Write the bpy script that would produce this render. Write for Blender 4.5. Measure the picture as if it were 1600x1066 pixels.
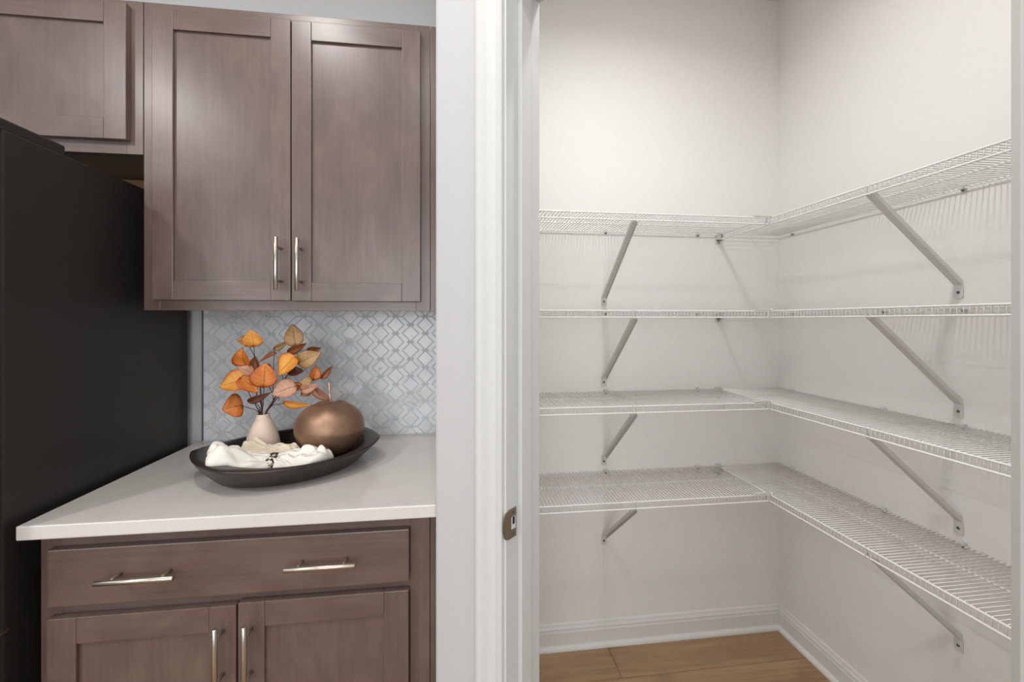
import bpy, bmesh, math, random
from mathutils import Vector, Matrix, noise
random.seed(7)
SC = bpy.context.scene
COL = SC.collection
for o in list(bpy.data.objects): bpy.data.objects.remove(o)

# ------------------------------------------------------------------ camera
CAMH = 1.34
PH = 0.127
FPX = 677.0
cam = bpy.data.cameras.new('camera'); camo = bpy.data.objects.new('camera', cam); COL.objects.link(camo)
camo.location = (0, 0, CAMH); camo.rotation_euler = (math.pi/2, 0, -PH)
cam.sensor_width = 36.0; cam.lens = FPX/1600*36; cam.shift_y = -(533-501.3)/1600
cam.clip_start = 0.02
SC.camera = camo

# ------------------------------------------------------------------ world, lights, exposure
W = bpy.data.worlds.new('world'); SC.world = W; W.use_nodes = True
W.node_tree.nodes['Background'].inputs[0].default_value = (0.94, 0.97, 1.0, 1)
W.node_tree.nodes['Background'].inputs[1].default_value = 0.3
def area(name, loc, target, size, power, color, shape='DISK'):
    l = bpy.data.lights.new(name, 'AREA'); l.shape = shape; l.size = size; l.energy = power; l.color = color
    o = bpy.data.objects.new(name, l); COL.objects.link(o); o.location = loc
    d = Vector(target)-Vector(loc); o.rotation_euler = d.to_track_quat('-Z', 'Y').to_euler(); return o
area('recessed_lamp_left', (-1.80, -0.30, 2.72), (-1.80, -0.29, 0), 0.16, 21, (1, .97, .94))
area('recessed_lamp_middle', (-0.60, 0.55, 2.72), (-0.60, 0.56, 0), 0.16, 7.5, (1, .97, .94))
area('recessed_lamp_door', (0.00, 0.10, 2.72), (0.00, 0.11, 0), 0.16, 6, (1, .97, .94))
area('window_daylight', (-2.25, -1.65, 1.45), (0.2, 1.2, 1.2), 1.5, 20, (.94, .975, 1.0), 'SQUARE')
area('behind_camera_fill', (-0.40, -2.3, 1.4), (0.3, 1.5, 1.2), 1.5, 36, (.94, .975, 1.0), 'SQUARE')  # added soft fill behind the camera; no window known there
area('right_fill', (0.90, -2.3, 1.7), (-0.5, 1.5, 1.3), 1.5, 14, (.94, .975, 1.0), 'SQUARE')  # added fill, lights the cabinets while sparing the angled wall
area('side_fill', (-2.7, 0.1, 2.0), (-0.7, 1.4, 1.6), 0.8, 5, (.94, .975, 1.0), 'SQUARE')  # added fill from the left; no window known there
area('pantry_ceiling_lamp', (0.58, 0.92, 2.71), (0.58, 0.92, 0), 0.11, 6.9, (1, .985, .965)).data.spread = math.radians(158)
area('pantry_bounce_fill', (0.62, 0.98, 2.715), (0.62, 0.98, 0), 0.40, 2.6, (1, .985, .965))  # added wide fill imitating light bounced off the pantry ceiling
SC.view_settings.view_transform = 'Standard'
SC.view_settings.look = 'None'
SC.view_settings.gamma = 1.0
SC.view_settings.use_curve_mapping = False
SC.view_settings.exposure = 0.0

# ------------------------------------------------------------------ materials
def nodes(name):
    m = bpy.data.materials.new(name); m.use_nodes = True
    nt = m.node_tree; b = nt.nodes['Principled BSDF']; return m, nt, b
def lin(r, g, b):
    f = lambda c: (c/255/12.92) if c/255 <= .04045 else ((c/255+.055)/1.055)**2.4
    return (f(r), f(g), f(b), 1)
def N(nt, t, **kw):
    n = nt.nodes.new(t)
    for k, v in kw.items():
        if k.startswith('i_'): n.inputs[k[2:].replace('_', ' ')].default_value = v
        else: setattr(n, k, v)
    return n
def mixc(nt, fac, a, b, mode='MIX'):
    n = nt.nodes.new('ShaderNodeMix'); n.data_type = 'RGBA'; n.blend_type = mode
    for s, v in ((0, fac), (6, a), (7, b)):
        if isinstance(v, (int, float, tuple)): n.inputs[s].default_value = v
        else: nt.links.new(v, n.inputs[s])
    return n.outputs[2]
def ramp(nt, src, stops):
    r = nt.nodes.new('ShaderNodeValToRGB'); e = r.color_ramp.elements
    while len(e) < len(stops): e.new(.5)
    for i, (p, c) in enumerate(stops): e[i].position = p; e[i].color = c
    nt.links.new(src, r.inputs[0]); return r.outputs[0]
def bump(nt, b, src, strength, dist=.002):
    n = nt.nodes.new('ShaderNodeBump'); n.inputs['Strength'].default_value = strength; n.inputs['Distance'].default_value = dist
    nt.links.new(src, n.inputs['Height']); nt.links.new(n.outputs[0], b.inputs['Normal'])
def plain(name, col, rough=.5, metal=0.0, spec=.5, noise_amt=.04, scale=30, bumps=0.0):
    m, nt, b = nodes(name)
    tc = N(nt, 'ShaderNodeNewGeometry'); nz = N(nt, 'ShaderNodeTexNoise', i_Scale=scale, i_Detail=4.0)
    nt.links.new(tc.outputs['Position'], nz.inputs['Vector'])
    dk = tuple(c*(1-noise_amt*2) for c in col[:3])+(1,); lt = tuple(min(1, c*(1+noise_amt)) for c in col[:3])+(1,)
    nt.links.new(ramp(nt, nz.outputs['Fac'], [(.3, dk), (.7, lt)]), b.inputs['Base Color'])
    b.inputs['Roughness'].default_value = rough; b.inputs['Metallic'].default_value = metal
    b.inputs['Specular IOR Level'].default_value = spec
    if bumps: bump(nt, b, nz.outputs['Fac'], bumps)
    return m
def wood(name, c_dark, c_mid, c_light, axis, rough=.38, scale=1.0, contrast=1.0, spec=.5, coat=0.0):
    """stained wood; grain runs along axis 'x' or 'z'"""
    m, nt, b = nodes(name)
    tc = N(nt, 'ShaderNodeNewGeometry'); oi = N(nt, 'ShaderNodeObjectInfo')
    add = N(nt, 'ShaderNodeVectorMath', operation='ADD'); nt.links.new(tc.outputs['Position'], add.inputs[0])
    mul = N(nt, 'ShaderNodeVectorMath', operation='SCALE'); mul.inputs[0].default_value = (3.1, 1.7, 5.3)
    nt.links.new(oi.outputs['Random'], mul.inputs['Scale']); nt.links.new(mul.outputs[0], add.inputs[1])
    mp = N(nt, 'ShaderNodeMapping'); s = (5, 110, 110) if axis == 'x' else ((110, 5, 110) if axis == 'y' else (110, 110, 5))
    mp.inputs['Scale'].default_value = tuple(v*scale for v in s); nt.links.new(add.outputs[0], mp.inputs['Vector'])
    n1 = N(nt, 'ShaderNodeTexNoise', i_Scale=1.0, i_Detail=6.0, i_Roughness=.62, i_Distortion=.6); nt.links.new(mp.outputs[0], n1.inputs['Vector'])
    mp2 = N(nt, 'ShaderNodeMapping'); s2 = (5, 9, 9) if axis == 'x' else ((9, 5, 9) if axis == 'y' else (9, 9, 5)); mp2.inputs['Scale'].default_value = tuple(v*scale for v in s2)
    nt.links.new(add.outputs[0], mp2.inputs['Vector'])
    n2 = N(nt, 'ShaderNodeTexNoise', i_Scale=1.0, i_Detail=5.0, i_Distortion=1.2); nt.links.new(mp2.outputs[0], n2.inputs['Vector'])
    a = ramp(nt, n1.outputs['Fac'], [(.5-.22/contrast, c_dark), (.5, c_mid), (.5+.24/contrast, c_light)])
    bl = ramp(nt, n2.outputs['Fac'], [(.3, c_dark), (.52, c_mid), (.75, c_light)])
    c = mixc(nt, .6, a, bl)
    # small per-board tone differences
    hs = N(nt, 'ShaderNodeHueSaturation'); nt.links.new(c, hs.inputs['Color'])
    mr = N(nt, 'ShaderNodeMapRange'); mr.inputs[3].default_value = .93; mr.inputs[4].default_value = 1.07
    nt.links.new(oi.outputs['Random'], mr.inputs[0]); nt.links.new(mr.outputs[0], hs.inputs['Value'])
    nt.links.new(hs.outputs[0], b.inputs['Base Color'])
    b.inputs['Roughness'].default_value = rough; b.inputs['Specular IOR Level'].default_value = spec
    b.inputs['Coat Weight'].default_value = coat; b.inputs['Coat Roughness'].default_value = .28
    bump(nt, b, n1.outputs['Fac'], .06, .001)
    return m

M = {}
CD, CM, CL = lin(84, 66, 60), lin(100, 81, 74), lin(115, 96, 88)
M['wood_v'] = wood('stained_maple_vertical', CD, CM, CL, 'z', coat=.5)
M['wood_h'] = wood('stained_maple_horizontal', CD, CM, CL, 'x', coat=.5)
M['birch'] = wood('unfinished_birch', lin(150, 112, 76), lin(178, 138, 98), lin(196, 158, 118), 'x', rough=.6)
M['plank'] = wood('oak_plank', lin(124, 94, 64), lin(160, 128, 94), lin(184, 152, 116), 'x', rough=.42, scale=.5, contrast=1.1)
M['kpaint'] = plain('wall_paint_kitchen_dimmed', lin(197, 197, 198), rough=.7, spec=.2, noise_amt=.006, scale=60, bumps=.02)  # wall paint darkened to stand in for dimmer kitchen light
M['paint'] = plain('wall_paint_pantry_lit', lin(238, 236, 232), rough=.55, spec=.3, noise_amt=.008, scale=60, bumps=.02)  # same wall paint, lightened to stand in for brighter pantry light
M['ceil'] = plain('ceiling_paint', lin(238, 237, 234), rough=.8, spec=.2, noise_amt=.005)
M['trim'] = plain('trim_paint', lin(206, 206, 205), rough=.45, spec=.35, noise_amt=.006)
M['base_trim_lit'] = plain('trim_paint_lit', lin(228, 227, 224), rough=.4, spec=.4, noise_amt=.006)  # trim paint again, lightened for the brighter light in the pantry
M['sub'] = plain('floor_gap', lin(60, 44, 32), rough=.8)
M['wire'] = plain('white_coated_wire', lin(240, 240, 237), rough=.32, noise_amt=.005)
M['bracket'] = plain('white_steel_bracket', lin(216, 215, 211), rough=.35, noise_amt=.01)
M['screw'] = plain('zinc_screw', lin(120, 118, 114), rough=.35, metal=.9)
M['nickel'] = plain('brushed_nickel', lin(196, 188, 176), rough=.28, metal=1.0, noise_amt=.03, scale=200)
M['strike'] = plain('satin_nickel_plate', lin(150, 136, 120), rough=.38, metal=.9, noise_amt=.04, scale=80)
M['dark'] = plain('shade_and_feet_dark', lin(40, 34, 30), rough=.8)  # dark tone painted as latch hole shade; also colours the fridge feet
M['fridge'] = plain('black_fridge_side', lin(44, 41, 40), rough=.42, spec=.4, noise_amt=.05, scale=400, bumps=.05)
M['fridge_front'] = plain('black_fridge_door', lin(30, 32, 35), rough=.25, spec=.5)
M['gasket'] = plain('grey_gasket', lin(120, 118, 112), rough=.6)
M['grout'] = plain('pale_grout', lin(208, 210, 213), rough=.8)
M['metaltrim'] = plain('dark_tile_edge', lin(110, 110, 108), rough=.4, metal=.5)
M['vase'] = plain('blush_ceramic', lin(226, 203, 186), rough=.55, noise_amt=.03, scale=20)
M['stem'] = plain('brown_twig', lin(84, 52, 44), rough=.7, noise_amt=.2, scale=120)
M['bowl'] = wood('dark_stained_bowl', lin(30, 25, 24), lin(46, 38, 35), lin(64, 52, 47), 'x', rough=.36, scale=1.2)
M['cloth_white'] = plain('white_linen', lin(238, 234, 224), rough=.9, spec=.1, noise_amt=.02, scale=500, bumps=.2)
M['cloth_beige'] = plain('beige_linen', lin(232, 218, 198), rough=.9, spec=.1, noise_amt=.03, scale=500, bumps=.2)
M['chain'] = plain('dark_bronze', lin(58, 48, 42), rough=.35, metal=.85)
M['copper'] = plain('copper_rod', lin(214, 160, 138), rough=.3, metal=.85)

def quartz():
    m, nt, b = nodes('white_quartz')
    g = N(nt, 'ShaderNodeNewGeometry'); n1 = N(nt, 'ShaderNodeTexNoise', i_Scale=9.0, i_Detail=7.0, i_Distortion=1.4)
    nt.links.new(g.outputs['Position'], n1.inputs['Vector'])
    v = N(nt, 'ShaderNodeTexVoronoi', i_Scale=260.0); nt.links.new(g.outputs['Position'], v.inputs['Vector'])
    c = ramp(nt, n1.outputs['Fac'], [(.0, lin(208, 202, 196)), (.485, lin(214, 209, 204)), (.5, lin(217, 213, 208)), (.515, lin(214, 209, 204)), (1, lin(218, 213, 208))])
    c2 = mixc(nt, ramp(nt, v.outputs['Distance'], [(.0, (.08,)*3+(1,)), (.2, (0, 0, 0, 1))]), c, lin(178, 172, 166))
    nt.links.new(c2, b.inputs['Base Color']); b.inputs['Roughness'].default_value = .16; b.inputs['Specular IOR Level'].default_value = .5
    return m
M['quartz'] = quartz()
def marble(name, tint):
    m, nt, b = nodes(name)
    g = N(nt, 'ShaderNodeNewGeometry'); oi = N(nt, 'ShaderNodeObjectInfo')
    n1 = N(nt, 'ShaderNodeTexNoise', i_Scale=7.0, i_Detail=6.0, i_Distortion=1.0); nt.links.new(g.outputs['Position'], n1.inputs['Vector'])
    n2 = N(nt, 'ShaderNodeTexNoise', i_Scale=11.0, i_Detail=8.0, i_Roughness=.6, i_Distortion=2.2); nt.links.new(g.outputs['Position'], n2.inputs['Vector'])
    c = ramp(nt, n1.outputs['Fac'], [(.3, lin(218, 219, 222)), (.55, lin(231, 232, 234)), (.75, lin(238, 237, 235))])
    c = mixc(nt, ramp(nt, n2.outputs['Fac'], [(.63, (0, 0, 0, 1)), (.76, (.8,)*3+(1,))]), c, lin(112, 112, 114))
    c = mixc(nt, tint[3], c, tint[:3]+(1,), 'MULTIPLY')
    hs = N(nt, 'ShaderNodeHueSaturation'); nt.links.new(c, hs.inputs['Color'])
    mr = N(nt, 'ShaderNodeMapRange'); mr.inputs[3].default_value = .93; mr.inputs[4].default_value = 1.06
    nt.links.new(oi.outputs['Random'], mr.inputs[0]); nt.links.new(mr.outputs[0], hs.inputs['Value'])
    nt.links.new(hs.outputs[0], b.inputs['Base Color']); b.inputs['Roughness'].default_value = .22
    return m
M['marble'] = marble('white_marble', (1, 1, 1, 0.0))
M['marble_strip'] = marble('pale_marble_strip', (.97, .98, .985, 1.0))
def apple_mat():
    m, nt, b = nodes('bronze_apple_paint')
    g = N(nt, 'ShaderNodeNewGeometry'); n1 = N(nt, 'ShaderNodeTexNoise', i_Scale=22.0, i_Detail=4.0); nt.links.new(g.outputs['Position'], n1.inputs['Vector'])
    c = ramp(nt, n1.outputs['Fac'], [(.3, lin(146, 114, 92)), (.7, lin(172, 138, 114))])
    nt.links.new(c, b.inputs['Base Color']); b.inputs['Metallic'].default_value = .7; b.inputs['Roughness'].default_value = .46
    return m
M['apple'] = apple_mat()
def leaf_mat(name, base, edge, vein):
    m, nt, b = nodes(name)
    uv = N(nt, 'ShaderNodeUVMap'); sp = N(nt, 'ShaderNodeSeparateXYZ'); nt.links.new(uv.outputs[0], sp.inputs[0])
    def math_(op, a, bb=None):
        n = N(nt, 'ShaderNodeMath', operation=op)
        for i, v in enumerate((a, bb)):
            if v is None: continue
            if isinstance(v, (int, float)): n.inputs[i].default_value = v
            else: nt.links.new(v, n.inputs[i])
        return n.outputs[0]
    s = math_('ABSOLUTE', sp.outputs[1]); t = sp.outputs[0]
    mid = math_('LESS_THAN', s, .05)
    side = math_('LESS_THAN', math_('FRACT', math_('MULTIPLY', math_('SUBTRACT', t, math_('MULTIPLY', s, .22)), 5.5)), .09)
    v = math_('MAXIMUM', mid, math_('MULTIPLY', side, .55))
    g = N(nt, 'ShaderNodeNewGeometry'); nz = N(nt, 'ShaderNodeTexNoise', i_Scale=60.0, i_Detail=3.0); nt.links.new(g.outputs['Position'], nz.inputs['Vector'])
    e = math_('ADD', math_('POWER', s, 3.0), math_('MULTIPLY', math_('SUBTRACT', nz.outputs['Fac'], .45), 1.1))
    n = N(nt, 'ShaderNodeClamp'); nt.links.new(e, n.inputs[0])
    c = mixc(nt, n.outputs[0], base, edge); c = mixc(nt, math_('MULTIPLY', v, .7), c, vein)
    nt.links.new(c, b.inputs['Base Color']); b.inputs['Roughness'].default_value = .5
    b.inputs['Transmission Weight'].default_value = 0
    return m
LEAF = {
 'orange': leaf_mat('orange_leaf', lin(206, 122, 40), lin(168, 70, 26), lin(120, 58, 24)),
 'yellow': leaf_mat('amber_leaf', lin(226, 160, 66), lin(196, 104, 42), lin(164, 96, 40)),
 'tan': leaf_mat('tan_leaf', lin(182, 146, 96), lin(156, 112, 66), lin(88, 56, 36)),
 'brown': leaf_mat('brown_leaf', lin(146, 84, 42), lin(110, 54, 30), lin(76, 40, 26)),
 'mauve': leaf_mat('dusty_rose_leaf', lin(196, 150, 122), lin(176, 122, 98), lin(104, 62, 50)),
 'dark': leaf_mat('dark_brown_leaf', lin(112, 66, 48), lin(84, 44, 34), lin(60, 34, 26)),
}

# ------------------------------------------------------------------ builders
def link(o, parent=None):
    COL.objects.link(o)
    if parent is not None:
        o.parent = parent
        if parent.type == 'EMPTY': o.matrix_parent_inverse = Matrix.LocRotScale(parent.location, parent.rotation_euler, None).inverted()
        elif parent.get('_loc'): o.matrix_parent_inverse = Matrix.Translation(-Vector(parent['_loc']))
    return o
def tag(o, label=None, cat=None, group=None, kind=None):
    if label: o['label'] = label
    if cat: o['category'] = cat
    if group: o['group'] = group
    if kind: o['kind'] = kind
    return o
def thing(name, loc, label, cat, group=None):
    o = bpy.data.objects.new(name, None); COL.objects.link(o); o.location = loc; o.empty_display_size = .05
    return tag(o, label, cat, group)
def meshdata(name, verts, faces, mat, smooth=False):
    me = bpy.data.meshes.new(name); me.from_pydata([tuple(v) for v in verts], [], faces); me.update()
    me.materials.append(mat)
    bm = bmesh.new(); bm.from_mesh(me); bmesh.ops.recalc_face_normals(bm, faces=bm.faces); bm.to_mesh(me); bm.free()
    if smooth:
        for p in me.polygons: p.use_smooth = True
    return me
def ob(name, me, parent=None, loc=None):
    o = bpy.data.objects.new(name, me)
    if loc is not None: o.location = loc
    return link(o, parent)
class MB:
    def __init__(s): s.v = []; s.f = []
    def box(s, x0, x1, y0, y1, z0, z1, T=None):
        b = len(s.v); c = [(x0,y0,z0),(x1,y0,z0),(x1,y1,z0),(x0,y1,z0),(x0,y0,z1),(x1,y0,z1),(x1,y1,z1),(x0,y1,z1)]
        s.v += [T(*p) if T else p for p in c]
        s.f += [tuple(b+i for i in q) for q in ((0,3,2,1),(4,5,6,7),(0,1,5,4),(1,2,6,5),(2,3,7,6),(3,0,4,7))]; return s
    def tube(s, pts, r, n=8, caps=True):
        pts = [Vector(p) for p in pts]; b = len(s.v); k = len(pts)
        rr = r if isinstance(r, (list, tuple)) else [r]*k
        up = None
        for i, p in enumerate(pts):
            t = (pts[min(i+1, k-1)]-pts[max(i-1, 0)]).normalized()
            if up is None:
                up = Vector((0, 0, 1)) if abs(t.z) < .9 else Vector((1, 0, 0))
            a = t.cross(up).normalized(); c = a.cross(t).normalized(); up = c
            for j in range(n):
                an = 2*math.pi*j/n; s.v.append(tuple(p+(a*math.cos(an)+c*math.sin(an))*rr[i]))
        for i in range(k-1):
            for j in range(n):
                s.f.append((b+i*n+j, b+i*n+(j+1) % n, b+(i+1)*n+(j+1) % n, b+(i+1)*n+j))
        if caps: s.f.append(tuple(b+j for j in range(n))[::-1]); s.f.append(tuple(b+(k-1)*n+j for j in range(n)))
        return s
    def lathe(s, prof, cx, cy, n=32):
        b = len(s.v); k = len(prof)
        for (r, z) in prof:
            for j in range(n):
                an = 2*math.pi*j/n; s.v.append((cx+r*math.cos(an), cy+r*math.sin(an), z))
        for i in range(k-1):
            for j in range(n): s.f.append((b+i*n+j, b+i*n+(j+1) % n, b+(i+1)*n+(j+1) % n, b+(i+1)*n+j))
        s.f.append(tuple(b+j for j in range(n))[::-1]); s.f.append(tuple(b+(k-1)*n+j for j in range(n))); return s
    def prism(s, poly, lo, hi, mapf):
        """poly: 2D points, extruded from lo to hi, mapf(a,b,h)->xyz"""
        b = len(s.v); k = len(poly)
        for h in (lo, hi): s.v += [mapf(p[0], p[1], h) for p in poly]
        s.f.append(tuple(b+i for i in range(k))[::-1]); s.f.append(tuple(b+k+i for i in range(k)))
        for i in range(k): j = (i+1) % k; s.f.append((b+i, b+j, b+k+j, b+k+i))
        return s
    def obj(s, name, mat, parent=None, bevel=0, seg=2, smooth=False):
        me = meshdata(name, s.v, s.f, mat, smooth)
        if bevel:
            bm = bmesh.new(); bm.from_mesh(me)
            bmesh.ops.bevel(bm, geom=[e for e in bm.edges if e.is_manifold and e.calc_face_angle(0) > .5], offset=bevel, segments=seg, affect='EDGES', profile=.6)
            bm.to_mesh(me); bm.free()
        return ob(name, me, parent)
def box(name, x0, x1, y0, y1, z0, z1, mat, parent=None, bevel=0, T=None):
    return MB().box(x0, x1, y0, y1, z0, z1, T).obj(name, mat, parent, bevel)
def az(z): return z+CAMH          # heights were measured relative to the eye

# key planes (metres)
YF = 1.018; YW = 1.667; YT = 1.657          # counter front, kitchen wall, tile face
ZC = az(-.426)                               # counter top .914
YPB = 1.737; XPR = 1.402                     # pantry back and right wall faces
XR = -.046                                   # kitchen face of the return wall
CEIL = 2.74
C0 = Vector((-.0449, .985, 0)); SV = Vector((.70711, -.70711, 0)); NV = Vector((.70711, .70711, 0))
def D(s, n, z): p = C0+SV*s+NV*n; return (p.x, p.y, z)     # frame of the angled pantry wall
TH = .115
S_J0, S_J1 = .200, .886                      # faces of the two door jambs
HEAD = az(.690)

# ------------------------------------------------------------------ setting
def struct(o): o['kind'] = 'structure'; return o
flo = struct(box('floor', -3.0, 2.0, -4.0, 2.0, -.12, -.0135, M['sub']))
pw = .185; row = 0; y1 = 1.5585+pw; seams = {0: .615, 1: .20, 2: .85}
while y1 > -3.8:
    y0 = y1-pw
    x = seams.get(row, random.uniform(0, 1.2)); xs = [x]
    while xs[0] > -3.0: xs.insert(0, xs[0]-1.22)
    while xs[-1] < 2.0: xs.append(xs[-1]+1.22)
    for a, b in zip(xs[:-1], xs[1:]):
        a2, b2 = max(a, -3.0), min(b, 2.0)
        if b2-a2 > .02:
            box('plank', a2+.0008, b2-.0008, y0+.0008, y1-.0008, -.013, 0, M['plank'], flo, bevel=.0008)
    y1 = y0; row += 1
struct(box('ceiling', -3.0, 2.0, -2.5, 2.0, CEIL, CEIL+.1, M['ceil']))
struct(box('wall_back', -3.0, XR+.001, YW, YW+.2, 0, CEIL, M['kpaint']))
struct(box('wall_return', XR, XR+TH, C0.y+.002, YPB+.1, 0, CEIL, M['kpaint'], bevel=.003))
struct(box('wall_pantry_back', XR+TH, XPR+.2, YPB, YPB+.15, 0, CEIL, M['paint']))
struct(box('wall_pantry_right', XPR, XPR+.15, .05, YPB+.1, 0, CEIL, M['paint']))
S_END = 1.12; pe = D(S_END, 0, 0)
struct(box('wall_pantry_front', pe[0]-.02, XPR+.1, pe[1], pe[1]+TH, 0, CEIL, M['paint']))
wa = MB()
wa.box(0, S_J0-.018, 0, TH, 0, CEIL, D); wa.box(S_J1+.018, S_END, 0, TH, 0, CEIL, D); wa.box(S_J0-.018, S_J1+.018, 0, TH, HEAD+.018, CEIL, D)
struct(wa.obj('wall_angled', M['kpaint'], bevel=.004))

# door frame without its leaf in view
dr = bpy.data.objects.new('door_1', None); COL.objects.link(dr); dr.location = D(S_J0, 0, 0)
tag(dr, kind='structure')
box('jamb', S_J0-.0175, S_J0, -.001, TH+.001, 0, HEAD, M['trim'], dr, .0015, D)
box('jamb', S_J1, S_J1+.0175, -.001, TH+.001, 0, HEAD, M['trim'], dr, .0015, D)
box('head_jamb', S_J0-.0175, S_J1+.0175, -.001, TH+.001, HEAD, HEAD+.0175, M['trim'], dr, .0015, D)
box('door_stop', S_J0, S_J0+.011, .036, .071, 0, HEAD-.011, M['trim'], dr, .002, D)
box('door_stop', S_J1-.011, S_J1, .036, .071, 0, HEAD-.011, M['trim'], dr, .002, D)
box('door_stop', S_J0, S_J1, .036, .071, HEAD-.011, HEAD, M['trim'], dr, .002, D)
CW = .064
cprof = [(0, 0), (CW, 0), (CW, -.008), (CW-.003, -.011), (CW-.010, -.0115), (CW-.013, -.009), (CW-.018, -.0105), (CW-.026, -.013),
         (CW-.034, -.0145), (.016, -.0155), (.010, -.0185), (.004, -.0185), (0, -.015)]   # from the outer edge inwards
def casing(side):
    m = MB()
    if side == 'l': m.prism(cprof, 0, HEAD+.07, lambda a, n, h: D(S_J0-.005-CW+a, n, h))
    elif side == 'r': m.prism(cprof, 0, HEAD+.07, lambda a, n, h: D(S_J1+.005+CW-a, n, h))
    else: m.prism(cprof, S_J0-.005, S_J1+.005, lambda a, n, h: D(h, n, HEAD+.005+CW-a))
    return m.obj('casing', M['trim'], dr)
casing('l'); casing('r'); casing('t')
# inner casing on the pantry side is hidden; strike plate on the left jamb
def strike():
    zc = az(-.4025); hh = .029
    m = MB(); T = lambda n, z, s: D(S_J0+s, n, z)
    out = [(.030, -hh), (.030, hh), (.006, hh)]
    for k in range(9):
        a = math.pi/2+math.pi*k/8; out.append((-.001+.011*math.cos(a), .0*k+hh*.93*math.sin(a)))
    out.append((.006, -hh))
    m.prism([(n, zc+z) for n, z in out], .0002, .0022, T)
    o = m.obj('strike_plate', M['strike'], dr, bevel=.0005); o['label'] = 'satin nickel strike plate'
    h = MB(); h.box(.0135, .0265, zc-.0115, zc+.0125, .0020, .0026, T); ho = h.obj('latch_hole', M['trim'], o)
    g = MB(); g.box(.0165, .0235, zc-.002, zc+.012, .0026, .0029, T); g.obj('latch_shade', M['dark'], o)  # dark patch painting the shade inside the latch hole
    for z in (-.021, .021):
        c = D(S_J0+.0022, .020, zc+z); d = SV*.0009
        MB().tube([Vector(c), Vector(c)+d], .0036, 10).obj('screw', M['screw'], o)
strike()

# baseboards with shoe moulding
bprof = [(0, 0), (.013, 0), (.013, .068), (.0115, .071), (.0105, .078), (.0115, .081), (.0095, .084), (.007, .090), (.0055, .097), (.0025, .101), (0, .101)]
sprof = [(.013, 0), (.026, 0), (.026, .006), (.0235, .012), (.019, .016), (.013, .018)]
def baseboard(name, mapf, a, b):
    o = MB().prism(bprof, a, b, mapf).obj(name, M['base_trim_lit']); struct(o)
    MB().prism(sprof, a, b, mapf).obj('shoe_moulding', M['base_trim_lit'], o); return o
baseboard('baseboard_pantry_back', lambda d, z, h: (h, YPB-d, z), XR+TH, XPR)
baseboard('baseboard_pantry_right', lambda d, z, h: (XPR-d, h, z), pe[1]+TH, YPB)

# ------------------------------------------------------------------ marble backsplash
bs = bpy.data.objects.new('backsplash', None); COL.objects.link(bs); bs.location = (-.47, YW-.004, ZC)
tag(bs, 'white marble mosaic backsplash of diamonds framed by thin strips, above the counter', 'backsplash')
BX0, BX1, BZ0, BZ1 = -.889, XR-.001, ZC+.0005, az(.052)
box('grout_bed', BX0, BX1, YW-.0075, YW-.0005, BZ0, BZ1, M['grout'], bs)
box('edge_trim', BX0-.004, BX0, YW-.011, YW-.0005, BZ0, BZ1, M['metaltrim'], bs)
def clip(poly, x0, x1, z0, z1):
    def cut(p, ins, inter):
        out = []
        for i in range(len(p)):
            a, b = p[i-1], p[i]
            if ins(b):
                if not ins(a): out.append(inter(a, b))
                out.append(b)
            elif ins(a): out.append(inter(a, b))
        return out
    def ix(v): return lambda a, b: (v, a[1]+(b[1]-a[1])*(v-a[0])/(b[0]-a[0]))
    def iz(v): return lambda a, b: (a[0]+(b[0]-a[0])*(v-a[1])/(b[1]-a[1]), v)
    for ins, it in ((lambda p: p[0] >= x0, ix(x0)), (lambda p: p[0] <= x1, ix(x1)), (lambda p: p[1] >= z0, iz(z0)), (lambda p: p[1] <= z1, iz(z1))):
        if len(poly) < 3: return []
        poly = cut(poly, ins, it)
    return poly
def area2(p): return abs(sum(p[i-1][0]*p[i][1]-p[i][0]*p[i-1][1] for i in range(len(p))))/2
HX, HZ = .0545, .0318                         # half spacing of the diamond lattice
RD = .0270                                    # half diagonal of a diamond
SHARED = {}
def put_tile(name, poly, cx, cz, mat, key):
    w = [(cx+a, cz+b) for a, b in poly]
    c = clip(w, BX0+.0008, BX1-.0008, BZ0+.0008, BZ1-.0008)
    if len(c) < 3 or area2(c) < 2.5e-5: return
    if len(c) == len(poly) and abs(area2(c)-area2(poly)) < 1e-9:
        if key not in SHARED: SHARED[key] = MB().prism(poly, 0, -.0016, lambda a, b, h: (a, h, b)).obj('tmp', mat).data; bpy.data.objects.remove(bpy.data.objects['tmp'])
        ob(name, SHARED[key], bs, (cx, YW-.0074, cz))
    else:
        mx = sum(p[0] for p in c)/len(c); mz = sum(p[1] for p in c)/len(c)
        me = meshdata(name, *(lambda m: (m.v, m.f))(MB().prism([(a-mx, b-mz) for a, b in c], 0, -.0016, lambda a, b, h: (a, h, b))), mat)
        ob(name, me, bs, (mx, YW-.0074, mz))
OX, OZ = -.1165, az(-.0155)
dia = [(-RD, 0), (0, -RD), (RD, 0), (0, RD)]
r2 = math.sqrt(.5)
SW, SL = .0146/2, .0400/2                     # strip half width, half length
def strip_poly(sgn):
    d = (r2, sgn*r2); n = (-sgn*r2, r2)
    return [(d[0]*a+n[0]*b, d[1]*a+n[1]*b) for a, b in ((-SL, -SW), (SL, -SW), (SL, SW), (-SL, SW))]
for i in range(-16, 4):
    for j in range(-15, 6):
        if (i+j) % 2: continue
        cx, cz = OX+i*HX, OZ+j*HZ
        put_tile('tile', dia, cx, cz, M['marble'], 'd')
        # strips to the upper right and lower right neighbours
        for sg in (1, -1):
            put_tile('tile_strip', strip_poly(-sg), cx+HX/2, cz+sg*HZ/2, M['marble_strip'], 's%d' % sg)

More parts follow.
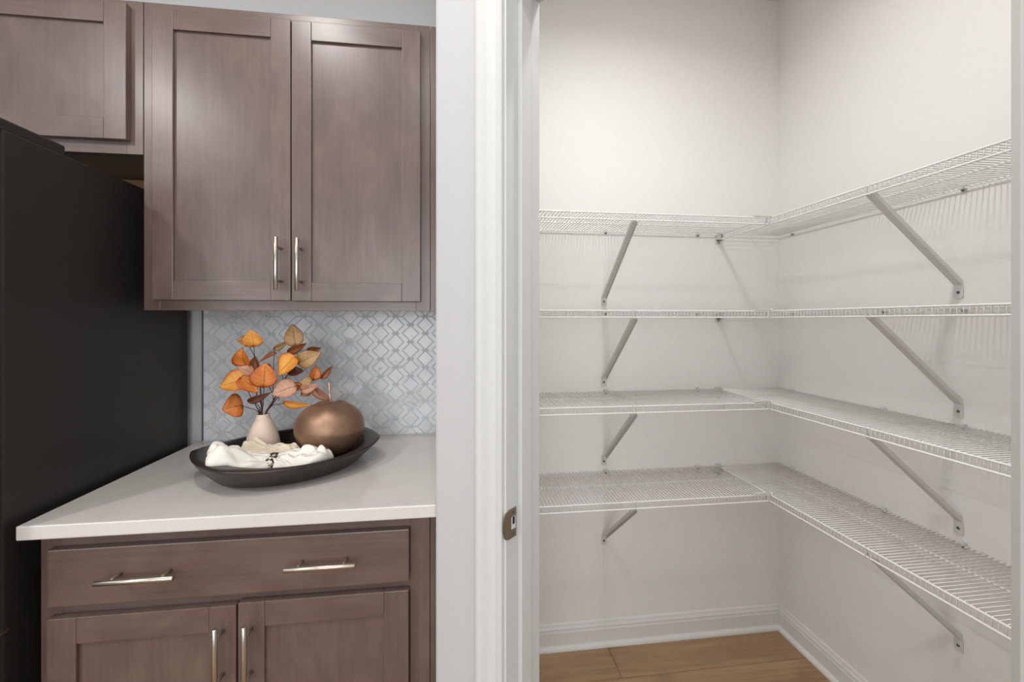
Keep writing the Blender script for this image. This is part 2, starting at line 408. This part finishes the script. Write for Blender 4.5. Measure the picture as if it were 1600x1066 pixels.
# ------------------------------------------------------------------ cabinets
def bar_handle(name, p0, p1, yfront, standoff, parent, r=.0058, inset=.027):
    m = MB(); y = yfront-standoff; a = Vector((p0[0], y, p0[1])); b = Vector((p1[0], y, p1[1])); d = (b-a).normalized()
    m.tube([a, a+d*.001, b-d*.001, b], [r*.85, r, r, r*.85], 14)
    for q in (a+d*inset, b-d*inset): m.tube([q, q+Vector((0, standoff, 0))], r*.72, 10)
    o = m.obj(name, M['nickel'], parent); o['label'] = 'brushed nickel bar pull'
    for p in o.data.polygons: p.use_smooth = len(p.vertices) == 4
    return o
def shaker(parent, x0, x1, z0, z1, yf, st=.0545, tilt=None):
    d = box('door', x0+st-.006, x1-st+.006, yf+.0085, yf+.015, z0+st-.006, z1-st+.006, M['wood_v'], parent)
    box('stile', x0, x0+st-.0002, yf, yf+.019, z0, z1, M['wood_v'], d, .0016)
    box('stile', x1-st+.0002, x1, yf, yf+.019, z0, z1, M['wood_v'], d, .0016)
    box('rail', x0+st, x1-st, yf+.0002, yf+.019, z1-st, z1, M['wood_h'], d, .0012)
    box('rail', x0+st, x1-st, yf+.0002, yf+.019, z0, z0+st, M['wood_h'], d, .0012)
    return d
YU = 1.343; YUD = YU-.0195
def carcass(parent, x0, x1, y0, y1, z0, z1, recess=.0, name='carcass'):
    box(name, x0, x1, y0+.019, y1, z0+recess, z1, M['wood_v'], parent, .001)
def face_frame(parent, x0, x1, z0, z1, y, wl, wr, wt, wb):
    box('frame_stile', x0, x0+wl, y, y+.019, z0, z1, M['wood_v'], parent, .0008)
    box('frame_stile', x1-wr, x1, y, y+.019, z0, z1, M['wood_v'], parent, .0008)
    box('frame_rail', x0+wl, x1-wr, y+.0001, y+.019, z1-wt, z1, M['wood_h'], parent, .0008)
    box('frame_rail', x0+wl, x1-wr, y+.0001, y+.019, z0, z0+wb, M['wood_h'], parent, .0008)
# tall wall cabinet above the counter
uc = thing('wall_cabinet', (-.4775, YU, az(.0295)), 'brown stained two-door wall cabinet hanging above the counter', 'cabinet')
ux0, ux1, uz0, uz1 = -.8744, -.0805, az(.0295), az(.899)
carcass(uc, ux0, ux1, YU, YW-.001, uz0, uz1, .012)
face_frame(uc, ux0, ux1, uz0, uz1, YU, .042, .042, .042, .042)
box('filler_strip', ux1+.0012, XR-.001, YU+.001, YU+.019, uz0-.002, uz1, M['wood_v'], uc, .001)
dL = shaker(uc, -.8425, -.4768, az(.0585), az(.8715), YUD)
dR = shaker(uc, -.4738, -.1080, az(.0570), az(.8700), YUD)
bar_handle('handle', (-.5038, az(.0865)), (-.5038, az(.2355)), YUD, .034, dL)
bar_handle('handle', (-.4475, az(.0855)), (-.4475, az(.2345)), YUD, .034, dR)
# cabinet over the fridge
oc = thing('over_fridge_cabinet', (-1.36, YU, az(.468)), 'brown stained short cabinet hanging above the black fridge', 'cabinet')
ox0, ox1, oz0, oz1 = -1.845, -.8764, az(.468), az(.899)
carcass(oc, ox0, ox1, YU, YW-.001, oz0, oz1, .020)
face_frame(oc, ox0, ox1, oz0, oz1, YU, .042, .042, .042, .042)
box('hanging_rail', ox0+.02, ox1-.002, YW-.02, YW-.0015, oz0-.045, oz0+.019, M['birch'], oc, .001)
shaker(oc, -1.3605, -.9071, az(.5022), az(.8800), YUD, .0565)
shaker(oc, -1.8160, -1.3635, az(.5022), az(.8800), YUD, .0565)
# base cabinet
YB = 1.057; YBD = YB-.0195
bc = thing('base_cabinet', (-.477, YB, 0), 'brown stained base cabinet with one wide drawer over two doors', 'cabinet')
bx0, bx1, bz0, bz1 = -.8905, -.0641, .102, ZC-.0302
carcass(bc, bx0, bx1, YB, YW-.001, bz0, bz1)
face_frame(bc, bx0, bx1, bz0, bz1, YB, .040, .046, .038, .036)
box('frame_rail', bx0+.040, bx1-.046, YB+.0001, YB+.019, az(-.645), az(-.603), M['wood_h'], bc, .0008)
box('filler_strip', bx1+.0012, XR-.001, YB+.001, YB+.019, bz0, bz1, M['wood_v'], bc, .001)
box('toe_kick', bx0, XR-.002, YB+.075, YB+.09, 0, bz0, M['wood_h'], bc)
dw = box('drawer', -.8643, -.1109, YBD, YBD+.019, az(-.6115), az(-.4885), M['wood_h'], bc, .0025)
bL = shaker(bc, -.8643, -.4886, .118, az(-.6355), YBD, .0565)
bR = shaker(bc, -.4848, -.1120, .118, az(-.6315), YBD, .0560)
bar_handle('handle', (-.7485, az(-.5470)), (-.5962, az(-.5470)), YBD, .034, dw)
bar_handle('handle', (-.3756, az(-.5465)), (-.2245, az(-.5465)), YBD, .034, dw)
bar_handle('handle', (-.5156, az(-.6620)), (-.5156, az(-.8130)), YBD, .034, bL)
bar_handle('handle', (-.4566, az(-.6625)), (-.4566, az(-.8135)), YBD, .034, bR)
# worktop
ct = box('countertop', -.9045, XR-.001, YF, YW-.0115, ZC-.030, ZC, M['quartz'], None, .0028)
tag(ct, 'white quartz countertop slab on the base cabinet', 'countertop')
box('caulk_line', -.889, XR-.002, YW-.0135, YW-.0113, ZC, ZC+.003, M['grout'], ct)

# ------------------------------------------------------------------ fridge
FX1 = -.926; FX0 = FX1-.90
fr = thing('fridge', ((FX0+FX1)/2, 1.30, 0), 'black refrigerator standing left of the counter, side panel facing', 'fridge')
FZ = az(.3946)
box('body', FX0, FX1, 1.016, 1.636, .02, FZ, M['fridge'], fr, .004)
box('top_hinge_cover', FX1-.075, FX1-.0015, .955, 1.163, FZ-.004, FZ+.0235, M['fridge'], fr, .005)
box('gasket', FX0+.012, FX1-.006, 1.0055, 1.0165, .06, FZ-.01, M['gasket'], fr)
dA = box('door', FX0+.4515, FX1, .945, 1.0065, .70, FZ+.006, M['fridge_front'], fr, .006)
dB = box('door', FX0, FX0+.4485, .945, 1.0065, .70, FZ+.006, M['fridge_front'], fr, .006)
dC = box('freezer_drawer', FX0, FX1, .945, 1.0065, .06, .694, M['fridge_front'], fr, .006)
for d_, x in ((dA, FX0+.495), (dB, FX0+.405)):
    MB().tube([(x, .945, .86), (x, .90, .88), (x, .90, 1.58), (x, .945, 1.60)], .011, 10).obj('handle', M['nickel'], d_)
MB().tube([(FX0+.12, .945, .63), (FX0+.14, .90, .63), (FX1-.14, .90, .63), (FX1-.12, .945, .63)], .011, 10).obj('handle', M['nickel'], dC)
hb = box('hinge_bracket', FX1-.055, FX1+.0015, .968, 1.03, .6945, .6995, M['nickel'], fr, .0008)
for sx in (FX0+.05, FX1-.05):
    for sy in (1.06, 1.59): MB().tube([(sx, sy, 0), (sx, sy, .022)], .018, 12).obj('foot', M['dark'], fr)

# ------------------------------------------------------------------ pantry wire shelving
YS = 1.425; XS = 1.115
LEV = [az(.3705), az(.036), az(-.2925), az(-.6220)]
LIP = .0245; PITCH = .0127
NAMES = ['top', 'second', 'third', 'bottom']
RW, RR = .0014, .0027
wire_b = MB().tube([(0, YPB-.006-YS, 0), (0, .004, 0), (0, 0, -.003), (0, -.0005, -LIP)], RW, 5).obj('tmp', M['wire']).data
bpy.data.objects.remove(bpy.data.objects['tmp'])
wire_r = MB().tube([(XPR-.006-XS, 0, 0), (.004, 0, 0), (0, 0, -.003), (-.0005, 0, -LIP)], RW, 5).obj('tmp', M['wire']).data
bpy.data.objects.remove(bpy.data.objects['tmp'])
for me in (wire_b, wire_r):
    for p in me.polygons: p.use_smooth = True
BX_L, BX_R = XR+TH+.006, XS-.006
RY_N, RY_F = pe[1]+TH+.008, YPB-.005
def brace(parent, top, foot, wdir, nrm):
    """folded steel strut from the shelf lip (top) to the wall plate (foot)"""
    a = Vector(top); b = Vector(foot); w = Vector(wdir); n = Vector(nrm); d = (b-a).normalized(); up = d.cross(w).normalized()
    hw = .0105
    m = MB()
    pts = []
    for q in (a, b):
        for s, u in ((-hw, .0), (-hw, .011), (-hw+.0012, .011), (-hw+.0014, .0013), (hw-.0014, .0013), (hw-.0012, .011), (hw, .011), (hw, .0)):
            pts.append(q+w*s+up*u)
    k = 8; m.v = [tuple(p) for p in pts]; m.f = [tuple(range(k))[::-1], tuple(range(k, 2*k))]+[(i, (i+1) % k, k+(i+1) % k, k+i) for i in range(k)]
    o = m.obj('support_brace', M['bracket'], parent)
    # wall plate with a screw, and the hook over the lip
    z0, z1 = b.z-.036, b.z+.006
    outl = [(-.0115, z0+.004), (-.0075, z0), (.0075, z0), (.0115, z0+.004), (.0115, z1-.004), (.009, z1), (-.009, z1), (-.0115, z1-.004)]
    wallp = b+n*(-(b-Vector(foot)).dot(n))
    mm = MB().prism(outl, 0.0004, .0022, lambda s, z, h: tuple(Vector((b.x, b.y, 0))+w*s+n*h+Vector((0, 0, z))))
    mm.obj('wall_plate', M['bracket'], o)
    c = Vector((b.x, b.y, b.z-.019)); MB().tube([c+n*.0022, c+n*.0042], [.0046, .003], 10).obj('screw', M['screw'], o)
    hk = MB()
    for s in (-.0075, .0045): hk.prism([(s, a.z-.004), (s+.003, a.z-.004), (s+.003, a.z+LIP+.001), (s, a.z+LIP+.001)], -.001, .0045, lambda s_, z, h: tuple(Vector((a.x, a.y, 0))+w*s_-n*h*(-1)+Vector((0, 0, z))))
    hk.obj('hook', M['bracket'], o)
def wall_clip(parent, p, nrm):
    p = Vector(p); n = Vector(nrm); w = Vector((0, 0, 1)).cross(n)
    f = lambda s, z, h: tuple(p+w*s+n*h+Vector((0, 0, z)))
    m = MB(); m.prism([(-.006, -.012), (.006, -.012), (.007, -.008), (.007, .006), (.004, .009), (-.004, .009), (-.007, .006), (-.007, -.008)], .0004, .005, f)
    m.prism([(-.006, -.004), (.006, -.004), (.006, .006), (-.006, .006)], .005, .0115, f)
    o = m.obj('wall_clip', M['bracket'], parent, .0008)
    c = Vector(f(0, -.0085, .005)); MB().tube([c, c+n*.0015], .0032, 8).obj('screw', M['screw'], o)
for li, z in enumerate(LEV):
    nm = NAMES[li]
    # along the back wall
    sb = thing('wire_shelf', ((BX_L+BX_R)/2, YPB, z), f'white wire shelf on the pantry back wall, {nm} level of four', 'wire shelf', 'wire shelves in the pantry')
    for y, zz, r in ((YS-.0005, z-.0005-RW, RR), (YS-.001, z-LIP, RR), (1.585, z-RW-.0018, .0021), (YPB-.0085, z-RW-.0018, .0021)):
        MB().tube([(BX_L, y, zz), (BX_R, y, zz)], r, 8).obj('rod', M['wire'], sb, smooth=False)
    n = int((BX_R-BX_L)/PITCH)
    for k in range(n+1): ob('cross_wire', wire_b, sb, (BX_L+.003+k*PITCH, YS, z))
    brace(sb, (.606, YS+.001, z-LIP-.001), (.606, YPB-.001, z-.272), (1, 0, 0), (0, -1, 0))
    for x in (.613, .18, 1.02): wall_clip(sb, (x, YPB, z), (0, -1, 0))
    # along the right wall
    sr = thing('wire_shelf', (XPR, (RY_N+RY_F)/2, z), f'long white wire shelf on the pantry right wall, {nm} level of four', 'wire shelf', 'wire shelves in the pantry')
    for x, zz, r in ((XS-.0005, z-.0005-RW, RR), (XS-.001, z-LIP, RR), (1.265, z-RW-.0018, .0021), (XPR-.0085, z-RW-.0018, .0021)):
        MB().tube([(x, RY_N, zz), (x, RY_F, zz)], r, 8).obj('rod', M['wire'], sr)
    n = int((RY_F-RY_N)/PITCH)
    for k in range(n+1): ob('cross_wire', wire_r, sr, (XS, RY_F-.004-k*PITCH, z))
    brace(sr, (XS+.001, 1.05, z-LIP-.001), (XPR-.001, 1.05, z-.272), (0, 1, 0), (-1, 0, 0))
    for y in (1.036, 1.262, 1.655, .60): wall_clip(sr, (XPR, y, z), (-1, 0, 0))
    # end bracket on the back wall that carries the lip of the right shelf
    m = MB(); m.box(XS-.013, XS+.013, YPB-.004, YPB-.0004, z-.040, z+.010); m.box(XS-.008, XS+.008, YPB-.028, YPB-.004, z-.030, z-.0262)
    m.box(XS-.008, XS-.0045, YPB-.028, YPB-.004, z-.030, z+.003); m.box(XS+.0045, XS+.008, YPB-.028, YPB-.004, z-.030, z+.003)
    eb = m.obj('end_bracket', M['bracket'], sr)
    MB().tube([(XS, YPB-.004, z-.036), (XS, YPB-.0058, z-.036)], .003, 8).obj('screw', M['screw'], eb)
    # corner clip joining the two shelves
    m = MB(); m.box(BX_R-.055, XS+.006, YS-.004, YS+.010, z+.0014, z+.005); m.box(XS-.009, XS-.0045, YS-.006, YS+.009, z-.022, z+.005)
    m.tube([(XS-.002, YS-.006, z+.004), (XS+.003, YS-.012, z+.003)], .0045, 8)
    m.obj('corner_clip', M['bracket'], sb, .0008)

# ------------------------------------------------------------------ bowl, apple, vase, leaves, napkins
BC = Vector((-.480, 1.342)); E1 = Vector((.743, .669)); E2 = Vector((-.669, .743))
def bw(e1, e2, z): p = BC+E1*e1+E2*e2; return (p.x, p.y, z)
def bowl():
    n = 72; rings = []
    def ring(a, b, cutx, z, zend=0, p=2.0):
        r = []
        for k in range(n):
            t = 2*math.pi*k/n; c, s = math.cos(t), math.sin(t)
            x = a*math.copysign(abs(c)**(2/p), c); y = b*math.copysign(abs(s)**(2/p), s)
            cx_ = cutx*(.945+.10*(1-min(1, abs(y)/(b*.56))**2)); x = max(-cx_, min(cx_, x)); r.append((x, y, z+zend*min(1, abs(x)/cutx)**3))
        return r
    z = ZC
    rings.append(ring(.165, .150, .160, z+.0005))
    rings.append(ring(.190, .168, .184, z+.006))
    rings.append(ring(.232, .200, .212, z+.038))
    rings.append(ring(.262, .2145, .2265, z+.053, .009))
    rings.append(ring(.266, .2165, .2285, z+.058, .010))
    rings.append(ring(.262, .2145, .2255, z+.0605, .010))
    rings.append(ring(.206, .2065, .210, z+.0605, .009))
    rings.append(ring(.199, .2010, .203, z+.057, .008))
    rings.append(ring(.180, .182, .184, z+.034))
    rings.append(ring(.140, .145, .140, z+.016))
    rings.append(ring(.07, .07, .07, z+.0125))
    m = MB()
    for r in rings: m.v += [bw(*p) for p in r]
    for i in range(len(rings)-1):
        for j in range(n): m.f.append((i*n+j, i*n+(j+1) % n, (i+1)*n+(j+1) % n, (i+1)*n+j))
    m.f.append(tuple(range(n))[::-1]); m.f.append(tuple((len(rings)-1)*n+j for j in range(n)))
    o = m.obj('dough_bowl', M['bowl'], smooth=True)
    tag(o, 'dark wooden dough bowl with cut flat ends on the counter', 'bowl')
    return o
bowl()

# apple
AX, AY = -.382, 1.378; AZ = ZC+.0165
def apple():
    root = thing('decorative_apple', (AX, AY, AZ), 'large bronze metallic apple with thin stem standing in the bowl', 'decoration')
    prof = []
    for k in range(41):
        t = math.pi*k/40
        r = .0995*math.sin(t)**.74*(1-.10*math.cos(t-.2)*-.0); zz = -.083*math.cos(t)
        prof.append((t, r, zz))
    m = MB(); n = 48; ring = []
    for t, r, zz in prof:
        f = (zz+.083)/.166                    # 0 bottom .. 1 top
        r2_ = r*(1-.16*max(0, .5-f)/.5)       # narrower towards the bottom
        dip = .028*math.exp(-(r2_/.024)**2) if f > .5 else -.012*math.exp(-(r2_/.03)**2)
        ring.append((max(r2_, .0004), AZ+.1635*f*1.0-dip))
    b = len(m.v)
    for (r, z) in ring:
        f = (z-AZ)/.16
        for j in range(n):
            an = 2*math.pi*j/n; q = 1+.025*math.cos(5*an+.6)*(.25+.5*(1-f)) if .02 < f else 1
            m.v.append((AX+r*q*math.cos(an), AY+r*q*math.sin(an), z+.003*math.cos(5*an+.6)*max(0, f-.75)*4*min(1, r/.03)))
    k = len(ring)
    for i in range(k-1):
        for j in range(n): m.f.append((i*n+j, i*n+(j+1) % n, (i+1)*n+(j+1) % n, (i+1)*n+j))
    o = m.obj('fruit', M['apple'], root, smooth=True)
    MB().tube([(AX+.002, AY, AZ+.130), (AX+.001, AY-.002, AZ+.17), (AX-.002, AY-.004, AZ+.222)], [.0028, .0027, .0029], 8).obj('stem', M['copper'], root, smooth=True)['label'] = 'thin copper stem'
apple()

# vase
VX, VY = -.583, 1.400; VZ = ZC+.0150
vprof = [(.028, VZ), (.042, VZ+.002), (.0470, VZ+.010), (.0482, VZ+.024), (.0465, VZ+.044), (.0420, VZ+.064), (.0345, VZ+.086), (.0265, VZ+.103), (.0205, VZ+.115),
         (.0185, VZ+.122), (.0190, VZ+.127), (.0175, VZ+.1285), (.0150, VZ+.127), (.0150, VZ+.112), (.020, VZ+.09), (.020, VZ+.02)]
vo = MB().lathe(vprof, VX, VY, 36).obj('bud_vase', M['vase'], smooth=True)
tag(vo, 'small blush ceramic bud vase holding the leaf branches', 'vase')

# leaf branches; leaf places read from the photograph and set at their own depths
def px2w(zx, zy, Y):
    u = 330+zx/6.66; v = 500+zy/6.66
    X = Y*math.tan(math.atan((u-800)/FPX)+PH); zc = X*math.sin(PH)+Y*math.cos(PH)
    return Vector((X, Y, CAMH+(501.3-v)/FPX*zc))
lb = thing('leaf_branch', (VX, VY, VZ+.13), 'autumn leaf branch with orange, tan and brown leaves in the bud vase', 'branch')
def leaf(base, tip, w, col, roll=0.0, fold=.25, curl=.15, heart=.62, dyb=0, dyt=0):
    B = px2w(base[0], base[1], VY+dyb); T = px2w(tip[0], tip[1], VY+dyt); L = (T-B).length
    ax = (T-B).normalized(); view = Vector((0, -1, .25)).normalized()
    side = ax.cross(view).normalized(); nrm = side.cross(ax).normalized()
    R = Matrix.Rotation(roll, 3, ax); side = R @ side; nrm = R @ nrm
    hw = w/6.66*.00196/2*1.12
    nt_, ns = 12, 4; vs = []; fs = []; uvs = []
    for i in range(nt_+1):
        t = i/nt_
        prof = (math.sin(math.pi*min(1, t**heart*1.0))**.85 if 0 < t < 1 else 0)
        prof = max(prof, .02)
        for j in range(-ns, ns+1):
            s = j/ns
            back = -.10*L*(abs(s)**1.5)*(1-t)*(1 if t < .35 else .3)   # heart lobes behind the stalk
            wob = .05*hw*math.sin(7*t+3*s+roll*5)
            p = B+ax*(t*L+back*(abs(s)))+side*(s*hw*prof)+nrm*(fold*abs(s)*hw*prof-curl*L*(t-.4)**2*1.6+wob)
            vs.append(p); uvs.append((t, s))
    m = 2*ns+1
    for i in range(nt_):
        for j in range(2*ns): fs.append((i*m+j, i*m+j+1, (i+1)*m+j+1, (i+1)*m+j))
    me = bpy.data.meshes.new('leaf'); me.from_pydata([tuple(v) for v in vs], [], fs); me.materials.append(LEAF[col])
    ul = me.uv_layers.new(name='UVMap')
    for l in me.loops: ul.data[l.index].uv = uvs[l.vertex_index]
    for p in me.polygons: p.use_smooth = True
    o = ob('leaf', me, lb)
    so = o.modifiers.new('thick', 'SOLIDIFY'); so.thickness = .0005
    return B
LV = [  # base, tip, width, colour, roll, fold, base depth, tip depth
 ((445,268),(410,98),165,'yellow',.2,.35,-.010,-.020), ((372,238),(262,205),120,'tan',.7,.3,-.01,-.03),
 ((352,470),(312,293),190,'orange',-.35,.45,-.02,-.035), ((425,548),(285,488),105,'mauve',.6,.25,-.035,-.05),
 ((352,545),(192,522),60,'dark',.9,.3,.0,.01), ((365,610),(72,692),215,'yellow',.25,.2,-.03,-.045),
 ((318,888),(112,928),225,'orange',.15,.25,-.02,-.045), ((322,602),(482,752),170,'orange',-.55,.2,-.045,-.05),
 ((548,685),(560,440),225,'orange',.15,.25,-.04,-.03), ((425,520),(462,375),95,'brown',.8,.3,-.02,-.01),
 ((668,350),(490,432),85,'brown',.8,.3,-.01,-.02), ((860,385),(690,568),235,'yellow',.45,.15,-.03,-.045),
 ((876,255),(840,38),170,'tan',.1,.25,.02,.03), ((660,302),(800,228),70,'tan',.95,.3,.01,.02),
 ((808,335),(995,248),85,'brown',.8,.3,.0,.01), ((915,445),(1145,340),155,'tan',.2,.2,-.01,.0),
 ((1008,312),(1148,298),80,'brown',.9,.3,.01,.02), ((808,545),(965,528),110,'dark',-.4,.25,.0,.01),
 ((1068,615),(1100,472),105,'orange',.5,.35,.0,.01), ((1155,602),(1265,478),60,'brown',.7,.35,.0,.02),
 ((868,690),(622,772),175,'mauve',.15,.22,-.04,-.055), ((850,715),(950,660),100,'orange',-.3,.2,-.02,-.01),
 ((1040,650),(925,640),100,'tan',.3,.2,-.02,-.03), ((1015,732),(930,790),90,'brown',-.3,.2,-.02,-.03),
 ((940,730),(1118,682),95,'mauve',.5,.2,-.03,-.03), ((1068,712),(1238,862),105,'mauve',.45,.25,-.005,.025),
 ((762,866),(1025,892),85,'yellow',.75,.3,-.04,-.06), ((395,848),(618,765),75,'dark',.75,.35,-.05,-.06),
 ((590,470),(520,640),120,'orange',.3,.2,-.01,-.02), ((500,560),(470,705),90,'brown',.4,.2,.0,-.01)]
bases = []
for b, t, w, c, ro, fo, d0, d1 in LV: bases.append((leaf(b, t, w, c, ro, fo, .15, .62, d0, d1), b, d0))
MOUTH = Vector((VX, VY, VZ+.120))
def stem(pts, r0=.0014, r1=.0008, dx=0.0):
    r0 *= 1.25; r1 *= 1.2
    P = [MOUTH+Vector((dx, 0, -.06)), MOUTH+Vector((dx*1.2, 0, .004))]+[px2w(a, b, VY+d) for a, b, d in pts]
    # smooth with Catmull-Rom
    Q = []
    for i in range(len(P)-1):
        p0, p1, p2, p3 = P[max(i-1, 0)], P[i], P[i+1], P[min(i+2, len(P)-1)]
        for k in range(6):
            t = k/6
            Q.append(.5*((2*p1)+(p2-p0)*t+(2*p0-5*p1+4*p2-p3)*t*t+(3*p1-p0-3*p2+p3)*t**3))
    Q.append(P[-1]); n = len(Q)
    MB().tube(Q, [r0+(r1-r0)*i/(n-1) for i in range(n)], 6).obj('stem', M['stem'], lb, smooth=True)
stem([(520,820,-.01),(495,560,-.02),(455,390,-.015),(372,238,-.01)], .0019, dx=-.003)
stem([(525,900,-.01),(440,700,-.03),(352,470,-.02)], dx=-.006)
stem([(470,900,-.02),(400,780,-.03),(360,610,-.03)], dx=-.007)
stem([(455,935,-.02),(385,915,-.025),(318,888,-.02)], .0012, dx=-.008)
stem([(500,905,-.02),(430,850,-.05),(395,838,-.05)], .0012, dx=-.007)
stem([(545,800,-.02),(548,685,-.04)], .0014, dx=-.002)
stem([(455,390,-.015),(440,268,-.010)][1:], .0009, dx=-.004) if False else None
stem([(635,860,-.01),(640,780,-.01),(600,690,-.02)], .0014, dx=.004)
stem([(640,850,.0),(740,680,.0),(800,560,.0),(870,480,.0),(900,400,.0),(876,255,.02)], .0020, dx=.005)
stem([(650,840,.0),(745,665,.0),(735,560,.0)], .0012, dx=.004)
stem([(620,900,.0),(720,780,-.02),(868,690,-.03),(960,700,-.02),(1050,640,-.01),(1068,615,.0)], .0015, dx=.006)
stem([(640,890,-.01),(700,880,-.03),(762,866,-.04)], .0011, dx=.007)
def twig(a, b, r=.0009):
    A = px2w(*a[:2], VY+a[2]); B = px2w(*b[:2], VY+b[2]); mid = (A+B)/2+Vector((0, -.002, .002))
    MB().tube([A, mid, B], r, 6).obj('twig', M['stem'], lb, smooth=True)
twig((455,390,-.015),(445,268,-.01)); twig((900,400,.0),(945,320,.005)); twig((890,470,.0),(915,445,-.01)); twig((740,680,.0),(808,545,.0))
twig((640,780,-.01),(655,360,-.0)); twig((660,350,-.01),(660,302,.01)); twig((960,700,-.02),(1068,712,-.02)); twig((1068,712,-.02),(1130,790,-.025))
twig((870,480,.0),(850,345,.0)); twig((1050,640,-.01),(1155,602,.0)); twig((945,320,.005),(1008,312,.01)); twig((700,840,-.02),(735,760,-.05))

# linen napkins
BF = [(0, .0125), (.07, .0127), (.140, .0165), (.181, .0345), (.201, .0600)]   # bowl floor: radius, height
def napkin(name, c, ang, la, lb_, wa, wb, hgt, mat, label, seed, pinch=.028, ridged=1.0, z0=.020):
    """gathered cloth: two fans either side of a pinch, soft pleats and crumples"""
    ca, sa = math.cos(ang), math.sin(ang); nu, nv = 84, 44
    vs, fs = [], []
    for i in range(nu+1):
        t = -1+2*i/nu
        L = la if t < 0 else lb_; Wd = wa if t < 0 else wb
        half = pinch+(Wd-pinch)*(abs(t)**.8)
        if abs(t) > .7: half *= math.sqrt(max(0.0, 1-((abs(t)-.7)/.3)**2))*.75+.25
        for j in range(nv+1):
            s = -1+2*j/nv
            x = t*L*(1-.10*s*s)+.010*noise.noise(Vector((t*2, s*3, seed)))
            y = s*half+.008*noise.noise(Vector((t*3+5, s*2, seed+3)))
            env = max(0, 1-abs(s)**2.6)**.5*max(0, 1-max(0, (abs(t)-.72)/.28)**2)**.5
            at = min(1, abs(t)*1.8); phi = math.atan2(y, abs(x)+.035)
            w1 = phi*(10.5 if t < 0 else 11.5)+1.1*noise.noise(Vector((x*9, y*9, seed)))+seed
            pl = 1-abs(math.sin(w1)); pl2 = 1-abs(math.sin(w1*2.1+2.0*noise.noise(Vector((x*14, y*14, seed+6)))))
            big = noise.noise(Vector((x*13, y*13, seed+9)))
            cre = 1-min(1, abs(noise.noise(Vector((x*17+3, y*17, seed+1))))*3.2)
            h = hgt*env*(.70+.16*at+.26*big*at+ridged*(.30*pl*at+.16*pl2-.34*cre*at))
            rel = Vector((c[0]+ca*x-sa*y, c[1]+sa*x+ca*y))-BC
            rho = rel.length; fl = .0145
            for (r0_, z0_), (r1_, z1_) in zip(BF[:-1], BF[1:]):
                if r0_ <= rho <= r1_: fl = z0_+(z1_-z0_)*(rho-r0_)/(r1_-r0_)
            if rho > BF[-1][0]: fl = BF[-1][1]
            vs.append((c[0]+ca*x-sa*y, c[1]+sa*x+ca*y, ZC+fl+.003+max(h, .0008)))
    m = nv+1
    for i in range(nu):
        for j in range(nv): fs.append((i*m+j, (i+1)*m+j, (i+1)*m+j+1, i*m+j+1))
    me = meshdata(name, vs, fs, mat, True); o = ob(name, me)
    so = o.modifiers.new('thick', 'SOLIDIFY'); so.thickness = .0018; so.offset = 1
    tag(o, label, 'napkin'); return [Vector(v) for v in vs[(nu//2)*m:(nu//2)*m+m]]
nap = napkin('napkin', (-.484, 1.238), .03, .158, .148, .100, .064, .058, M['cloth_white'], 'white linen napkin gathered in a chain ring, lying in the bowl', 4.0, pinch=.046)
napkin('napkin', (-.535, 1.318), -.25, .088, .098, .030, .026, .066, M['cloth_beige'], 'beige linen napkin crumpled in front of the bud vase', 11.0, pinch=.026, ridged=.8)
rg = thing('napkin_ring', (-.487, 1.20, ZC+.03), 'dark metal chain-link ring around the white napkin', 'napkin ring')
# links follow the cloth at the pinch, from its front edge up and over to the back
path = nap; acc = [0.0]
for p, q in zip(path[:-1], path[1:]): acc.append(acc[-1]+(q-p).length)
def along(d):
    for k in range(len(path)-1):
        if acc[k+1] >= d: f = (d-acc[k])/max(1e-9, acc[k+1]-acc[k]); return path[k].lerp(path[k+1], f)
    return path[-1].copy()
d = .004; k = 0
while d < acc[-1]-.012:
    big = k % 2 == 0; hw, hl = (.0070, .0092) if big else (.0030, .0052)
    A, B = along(d), along(d+2*hl); tg = (B-A).normalized(); w = Vector((1, 0, 0)); nn = w.cross(tg).normalized()
    if nn.z < 0 and abs(nn.z) > .05: nn = -nn
    if nn.dot(Vector((0, -.6, 1))) < 0: nn = -nn
    c = (A+B)/2+nn*.0042
    m = MB(); pr_ = [c+w*hw*a_+tg*hl*b_ for a_, b_ in ((-1,-1), (1,-1), (1,1), (-1,1))]
    for q in range(4): m.tube([pr_[q], pr_[(q+1) % 4]], .0017 if big else .0013, 6)
    m.obj('link', M['chain'] if big else M['nickel'], rg)
    d += 2*hl-.0022; k += 1
